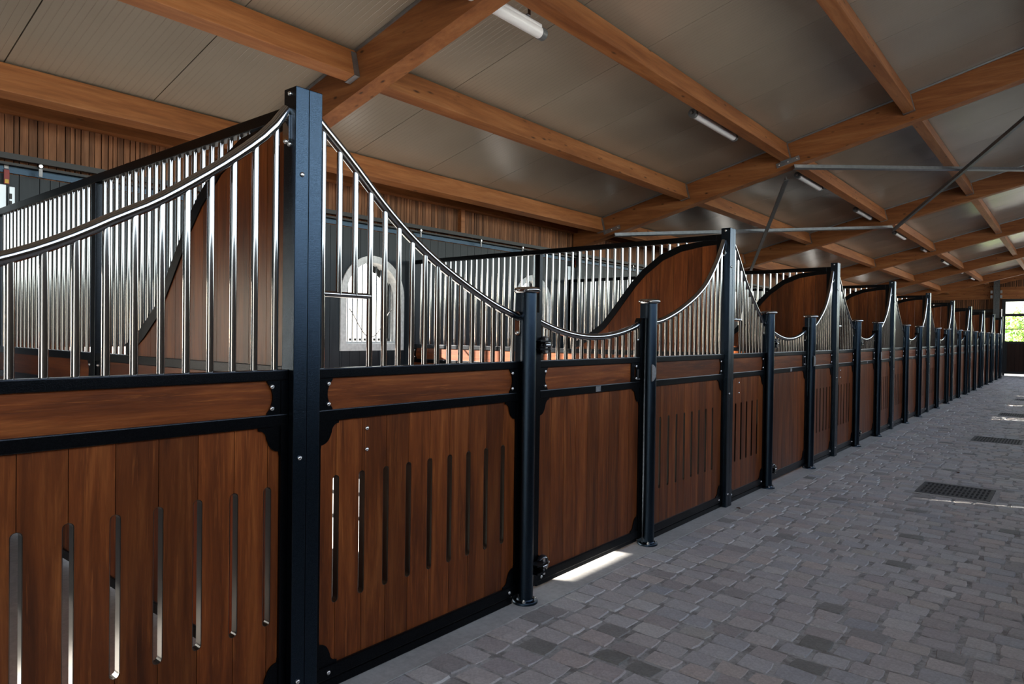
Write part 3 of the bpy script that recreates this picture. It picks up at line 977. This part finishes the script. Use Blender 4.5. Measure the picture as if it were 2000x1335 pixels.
def stall_door(y0, y1, label, far):
    L = y1 - y0
    t = thing('stall_door', label, 'door', (0, y0, 0), 'hinged stall doors of the stall row')
    sw = 0.048
    for k, (a, b) in enumerate(((0.0, sw), (L - sw, L))):
        zt = 1.575
        pts = [(a, 0.05), (b, 0.05), (b, zt - (0.022 if k == 0 else 0.0)), ((b - 0.02) if k == 0 else (a + 0.02), zt), (a if k == 0 else b, zt)] if k == 0 else [(a, 0.05), (b, 0.05), (b, zt), (a + 0.02, zt), (a, zt - 0.022)]
        obj('stile', prism(pts, -0.075, XF, 'frame', key=rk('dst', k, float(a))), t)
    for nm in ('top', 'mid', 'bot'):
        z = RAIL[nm] if nm != 'bot' else (0.062, 0.112)
        obj({'top': 'top_rail', 'mid': 'middle_rail', 'bot': 'bottom_rail'}[nm], box(-0.075, XF - 0.001, sw, L - sw, z[0], z[1], 'frame', 0.004), t)
    obj('kick_strip', box(-0.06, XF - 0.010, sw, L - sw, 0.034, 0.061, 'frame', 0.003), t)
    obj('board', box(-0.060, -0.037, sw, L - sw, 1.140, 1.267, 'board'), t)
    n = 9
    wd = (L - 2 * sw) / n
    for i in range(n):
        obj('plank', slat_plank(round(wd, 4), 0.110, 1.096, False, False), t, (0, sw + i * wd, 0))
    obj('side_bracket', bracket_side(1), t, (0, sw - 0.012, 0)); obj('side_bracket', bracket_side(-1), t, (0, L - sw + 0.012, 0))
    obj('lock_plate', box(-0.036, XF - 0.004, L - sw - 0.115, L - sw - 0.07, 1.14, 1.267, 'frame'), t)
    lk = obj('lock_slot', box(0, 0.004, -0.012, 0.012, -0.028, 0.028, 'seal'), t, (XF - 0.0045, L - sw - 0.03, 1.195))
    obj('lip', box(0.0, 0.010, -0.018, 0.018, -0.042, -0.034, 'plate'), lk)
    for (yy_, sy) in ((sw, 1), (L - sw, -1)):
        for (zz, sz) in ((0.112, 1), (1.095, -1)):
            obj('corner_bracket', bracket_corner(sy, sz), t, (0, yy_, zz))
    if not far:
        for yy_ in (sw + 0.05, L - sw - 0.052):
            for zz in (1.163, 1.245): bolt(t, XF - 0.004, yy_, zz)
        bolt(t, XF, sw + 0.03, 0.085)
    npl = obj('name_plate', box(XF, XF + 0.002, L / 2 + 0.005, L / 2 + 0.06, 1.100, 1.134, 'plate'), t)
    zf = lambda yv: 1.441 + 0.245 * (yv - L / 2) ** 2 * (1.3 / L) ** 2
    m_ = 22
    a, b = sw - 0.004, L - sw + 0.004
    obj('hand_rail', cached(rk('dhr', L), lambda: tube([(BXC, a + (b - a) * k / m_, zf(a + (b - a) * k / m_)) for k in range(m_ + 1)], 0.021, 'inox', 14)), t)
    obj('flange', flange_me(), t, (BXC, L - sw - 0.006, zf(b) - 0.05))
    bolt(t, BXC + 0.003, L - sw - 0.006, zf(b) - 0.105, (PI / 2, 0, 0))
    nb = max(3, round((L - 2 * sw - 0.06) / 0.082) + 1)
    st = (L - 2 * sw - 0.06) / (nb - 1)
    for k in range(nb):
        yk = sw + 0.03 + k * st
        obj('bar', bar_me(zf(yk) - 0.01 - 1.305), t, (BXC, yk, 1.305))
    hinge(t, 1.395); hinge(t, 0.165)
    return t

def square_post(y, i):
    h = 2.38
    t = thing('square_post', 'tall square dark steel post, %s from the camera along the stall row' % nth(i), 'post', (0, y, 0), 'tall square posts of the stall row')
    for s in (-1, 1):
        a, b = (-0.0585, -0.0008) if s < 0 else (0.0008, 0.0585)
        obj('channel', box(-0.074, 0.008, a, b, 0.0, h, 'hammered', 0.0035), t)
    for zz in (2.05, 0.97, 0.11): bolt(t, 0.008, -0.03, zz)
    for zz in (2.357, 2.166): bolt(t, -0.033, -0.0585, zz, (PI / 2, 0, 0))
    return t

def round_post(y, i, lock):
    t = thing('round_post', 'round dark steel door post with chrome cap, %s from the camera%s' % (nth(i), ', with half disc plate' if lock else ', carrying hinges'), 'post', (0, y, 0), 'round door posts of the stall row')
    obj('tube', cached('rp_tube', lambda: lathe([(0.043, 0.0), (0.043, 1.685)], 'hammered', 28)), t)
    obj('back_channel', box(-0.070, -0.02, -0.030, 0.030, 0.0, 1.682, 'hammered', 0.003), t)
    obj('cap', cached('rp_cap', lambda: lathe([(0.040, 1.676), (0.051, 1.678), (0.057, 1.685), (0.0585, 1.693), (0.056, 1.701), (0.050, 1.707), (0.042, 1.709), (0.036, 1.706)], 'inox', 28, 0.36)), t, (-0.014, 0, 0))
    fl_ = obj('base_flange', cached('rp_fl', lambda: lathe([(0.069, 0.0), (0.069, 0.010), (0.066, 0.014), (0.047, 0.017), (0.043, 0.022)], 'hammered', 28)), t)
    for a in (0.7, 2.4, -1.0):
        obj('bolt', cached('rp_b', lambda: lathe([(0.010, 0), (0.010, 0.008), (0.006, 0.009), (0.005, 0.016)], 'bolt', 6)), fl_, (0.056 * math.cos(a), 0.056 * math.sin(a), 0.014))
    if lock:
        pts = [(0.058 * math.sin(PI * k / 16), 0.058 * math.cos(PI * k / 16)) for k in range(17)]
        obj('half_disc', prism(pts, 0.044, 0.052, 'plate', key='halfdisc'), t, (0, -0.068, 1.2))
    return t

def partition(y, i, far):
    """lattice partition with the S-curve of planks, running from the front post to the left wall"""
    t = thing('stall_partition', 'stall partition of wood and steel bars behind the %s tall post' % nth(i), 'partition', (0, y, 0), 'partitions between the stalls')
    XB, XA, XM = -4.02, -0.08, -2.07
    th = 0.022
    fr = lambda nm, x0, x1, z0, z1, hw=th, mt='frame': obj(nm, box(x0, x1, -hw, hw, z0, z1, mt, 0.003), t)
    fr('front_stile', XA - 0.05, XA + 0.004, 0.0, 2.335)
    fr('middle_post', XM - 0.032, XM + 0.032, 0.0, 2.286, 0.026)
    fr('back_post', XB, XB + 0.05, 0.0, 2.335)
    fr('top_rail', XB + 0.05, XA - 0.05, 2.288, 2.335)
    for (a, b) in ((XB + 0.05, XM - 0.032), (XM + 0.032, XA - 0.05)):
        fr('middle_rail', a, b, 1.270, 1.315)
        fr('lower_rail', a, b, 1.095, 1.140)
        fr('bottom_rail', a, b, 0.03, 0.085)
        obj('board', box(a, b, -0.012, 0.012, 1.140, 1.270, 'purlin' if False else 'boardx'), t)
        n = 14
        wd = (b - a) / n
        for k in range(n):
            obj('plank', box(0.001, round(wd - 0.001, 4), -0.012, 0.012, 0.085, 1.095, 'plank'), t, (a + k * wd, 0, 0))
        for (xe, sg) in ((a, 1), (b, -1)):
            obj('side_bracket', prism([(0, 1.14), (0.07 * sg, 1.14), (0.05 * sg, 1.17), (0.046 * sg, 1.205), (0.05 * sg, 1.24), (0.07 * sg, 1.27), (0, 1.27)], -0.017, -0.0121, 'frame', 'y', key=('psb', sg)), t, (xe, 0, 0))
            if not far:
                for zz in (1.165, 1.245): bolt(t, xe + 0.028 * sg, -0.017, zz, (PI / 2, 0, 0))
    SC = [(-1.62, 1.345), (-1.54, 1.375), (-1.425, 1.435), (-1.263, 1.545), (-1.15, 1.675), (-1.035, 1.815), (-0.94, 1.93), (-0.83, 2.04), (-0.65, 2.168), (-0.46, 2.240), (-0.25, 2.272), (-0.13, 2.278)]
    def scz(x):
        for k in range(len(SC) - 1):
            if SC[k][0] <= x <= SC[k + 1][0]:
                a, b = SC[k], SC[k + 1]
                return a[1] + (b[1] - a[1]) * (x - a[0]) / (b[0] - a[0])
        return 1.32 if x < SC[0][0] else SC[-1][1]
    def trim():
        up, dn = [], []
        for k, (x, z) in enumerate(SC):
            a, b = SC[max(k - 1, 0)], SC[min(k + 1, len(SC) - 1)]
            d = Vector((b[0] - a[0], b[1] - a[1])).normalized()
            nrm = Vector((-d.y, d.x))
            up.append((x + nrm.x * 0.030, z + nrm.y * 0.030)); dn.append((x - nrm.x * 0.030, z - nrm.y * 0.030))
        poly = up + dn[::-1]
        nn = len(SC)
        V, Fc = [], []
        for yv in (-0.019, 0.019):
            V += [(q[0], yv, min(q[1], 2.288)) for q in poly]
        m_ = 2 * nn
        for k in range(nn - 1):
            Fc += [(k, k + 1, m_ - 2 - k, m_ - 1 - k), (m_ + k, m_ + k + 1, m_ + m_ - 2 - k, m_ + m_ - 1 - k)]
        for k in range(m_):
            k2 = (k + 1) % m_
            Fc.append((k, k2, m_ + k2, m_ + k))
        return mesh('trim', V, Fc, 'frame', True)
    obj('curved_trim', cached('ptrim', trim), t)
    wd = 0.1345
    x = XA - 0.05
    k = 0
    while x > -1.55:
        xa, xb_ = x - wd + 0.0012, x - 0.0012
        pts = [(xa, 1.315), (xb_, 1.315)] + [(xb_ + (xa - xb_) * q / 4, max(scz(xb_ + (xa - xb_) * q / 4) - 0.008, 1.318)) for q in range(5)]
        obj('upper_plank', prism(pts, -0.012, 0.012, 'plank', 'y', key=('upl', k)), t)
        x -= wd; k += 1
    x = -0.42
    while x > XB + 0.09:
        if abs(x - XM) > 0.05:
            b0 = 1.313 if x < -1.60 else scz(x) + 0.005
            if 2.29 - b0 > 0.015:
                obj('bar', bar_me(2.290 - b0), t, (x, 0, b0))
        x -= 0.0818
    return t
M['boardx'] = wood('stained_board_across', (1.3, 16, 16), WD, WM, WL, 0.34)

APEX = [1.545, 5.736, 9.10, 12.48, 15.90, 19.30, 22.72, 26.10, 29.50, 32.90]
ROUND = [(2.934, 4.313), (6.708, 8.053), (10.12, 11.39), (13.53, 14.83), (16.95, 18.37), (20.37, 21.77), (23.80, 25.20), (27.18, 28.58), (30.58, 31.98)]
def seams_between(a, b, first=None):
    n = max(3, round((b - a) / 0.1325))
    st = 0.1325
    off = ((b - a) - (n - 1) * st) / 2
    return [a + off + k * st for k in range(n) if a + 0.03 + 0.04 < a + off + k * st < b - 0.03 - 0.04]
rp = 0
for i, ya in enumerate(APEX):
    far = ya > 17
    square_post(ya, i)
    partition(ya, i, far)
    # panel on the near side of the post
    if i == 0:
        yl0 = 0.14
        sl = [0.618 + 0.1317 * k for k in range(-3, 7)]
        lab = 'slotted wooden front panel at lower left, its rail rising to the nearest square post'
    else:
        yl0 = ROUND[i - 1][1] + 0.031
        sl = None
        lab = 'slotted wooden front panel with bars, just before the %s square post' % nth(i)
    yl1 = ya - 0.0595
    fixed_panel(yl0, yl1, 'L', lab, sl or seams_between(yl0, yl1), far, i == 0)
    if i < len(ROUND):
        r0, r1 = ROUND[i]
        yr0, yr1 = ya + 0.0595, r0 - 0.031
        sr = [1.717 + 0.1323 * k for k in range(9)] if i == 0 else seams_between(yr0, yr1)
        fixed_panel(yr0, yr1, 'R', 'slotted wooden front panel with feed opening, just past the %s square post' % nth(i), sr, far, i == 0)
        round_post(r0, rp, False); rp += 1
        stall_door(r0 + 0.098, r1 - 0.046, 'hinged wooden stall door under a sagging chrome rail, %s from the camera' % nth(i), far)
        round_post(r1, rp, True); rp += 1

# ------------------------------------------------------------------ floor things
for i, (dx, dy) in enumerate(drains):
    t = thing('drain_cover', 'square dark iron drain grate set in the cobbled aisle, %s from the camera' % nth(i), 'drain', (dx, dy, 0), 'drain grates in the aisle')
    a = 0.29
    obj('surround', cached('dr_s', lambda: merge([box_vf(-0.345, 0.345, -0.345, -0.30, -0.03, 0.0), box_vf(-0.345, 0.345, 0.30, 0.345, -0.03, 0.0), box_vf(-0.345, -0.30, -0.30, 0.30, -0.03, 0.0), box_vf(0.30, 0.345, -0.30, 0.30, -0.03, 0.0)], 'concrete')), t)
    obj('frame', cached('dr_f', lambda: merge([box_vf(-0.298, 0.298, -0.298, -0.27, -0.03, 0.004), box_vf(-0.298, 0.298, 0.27, 0.298, -0.03, 0.004), box_vf(-0.298, -0.27, -0.27, 0.27, -0.03, 0.004), box_vf(0.27, 0.298, -0.27, 0.27, -0.03, 0.004)], 'iron')), t)
    def grate():
        ps = []
        for k in range(16):
            x = -0.27 + 0.54 * k / 15
            ps.append(box_vf(x - 0.008, x + 0.008, -0.27, 0.27, -0.0028, 0.002))
        for k in range(5):
            y_ = -0.27 + 0.54 * k / 4
            ps.append(box_vf(-0.27, 0.27, y_ - 0.014, y_ + 0.014, -0.0028, 0.003))
        return merge(ps, 'iron')
    obj('grate', cached('dr_g', grate), t)
    obj('pit_shade', cached('dr_p', lambda: merge([box_vf(-0.27, 0.27, -0.27, 0.27, -0.0043, -0.0030)], 'seal')), t)  # thin black sheet, paints the shade of the pit below the grate

def leaf(x, y, s, rz, label):
    pr_ = [(0, -1), (0.35, -0.55), (0.5, 0), (0.3, 0.6), (0, 1.0), (-0.3, 0.6), (-0.5, 0), (-0.35, -0.55)]
    V = [(a * s, b * s, 0.006 + abs(a) * s * 0.7 + 0.15 * s * b * b) for a, b in pr_] + [(0, 0, 0.008)]
    Fc = [(i, (i + 1) % 8, 8) for i in range(8)]
    o = obj('dry_leaf', mesh('leaf', V, Fc, 'leaf'), None, (x, y, 0.0), (0, 0, rz))
    so_ = o.modifiers.new('thick', 'SOLIDIFY'); so_.thickness = 0.002
    tag(o, label, 'leaf')
leaf(1.306, 8.87, 0.035, 0.6, 'dry brown leaf on the cobbles behind the nearest drain grate')
leaf(0.106, 5.70, 0.028, 1.1, 'small dry brown leaf beside the foot of the second square post')

# ------------------------------------------------------------------ greenery outside the far opening
def shrub(x, y, h, r, label, n=2600):
    t = thing('shrub', label, 'shrub', (x, y, -0.09))
    obj('stem', lathe([(0.10, 0), (0.06, h * 0.6)], 'bark', 8), t)
    V, Fc = [], []
    for k in range(n):
        a = random.uniform(0, 2 * PI); u = random.uniform(-1, 1); q = random.random() ** 0.4
        d = Vector((math.sqrt(1 - u * u) * math.cos(a), math.sqrt(1 - u * u) * math.sin(a), u))
        c = Vector((d.x * r * q, d.y * r * q, h * 0.55 + d.z * h * 0.45 * q))
        s = random.uniform(0.06, 0.14)
        t1 = Vector((random.gauss(0, 1), random.gauss(0, 1), random.gauss(0, 1))).normalized()
        t2 = t1.cross(Vector((random.gauss(0, 1), random.gauss(0, 1), random.gauss(0, 1)))).normalized()
        b = len(V)
        V += [c - t1 * s, c + t2 * s * 0.5, c + t1 * s, c - t2 * s * 0.5]
        Fc.append((b, b + 1, b + 2, b + 3))
    me = bpy.data.meshes.new('foliage')
    me.from_pydata([tuple(v) for v in V], [], Fc)
    me.materials.append(M['foliage'])
    stuff(obj('foliage', me, t))
shrub(0.1, 44.0, 3.0, 1.6, 'bright green shrub standing just outside the far opening')
shrub(1.2, 51.0, 4.4, 2.4, 'taller pale green shrub standing behind the other one outside the far opening')
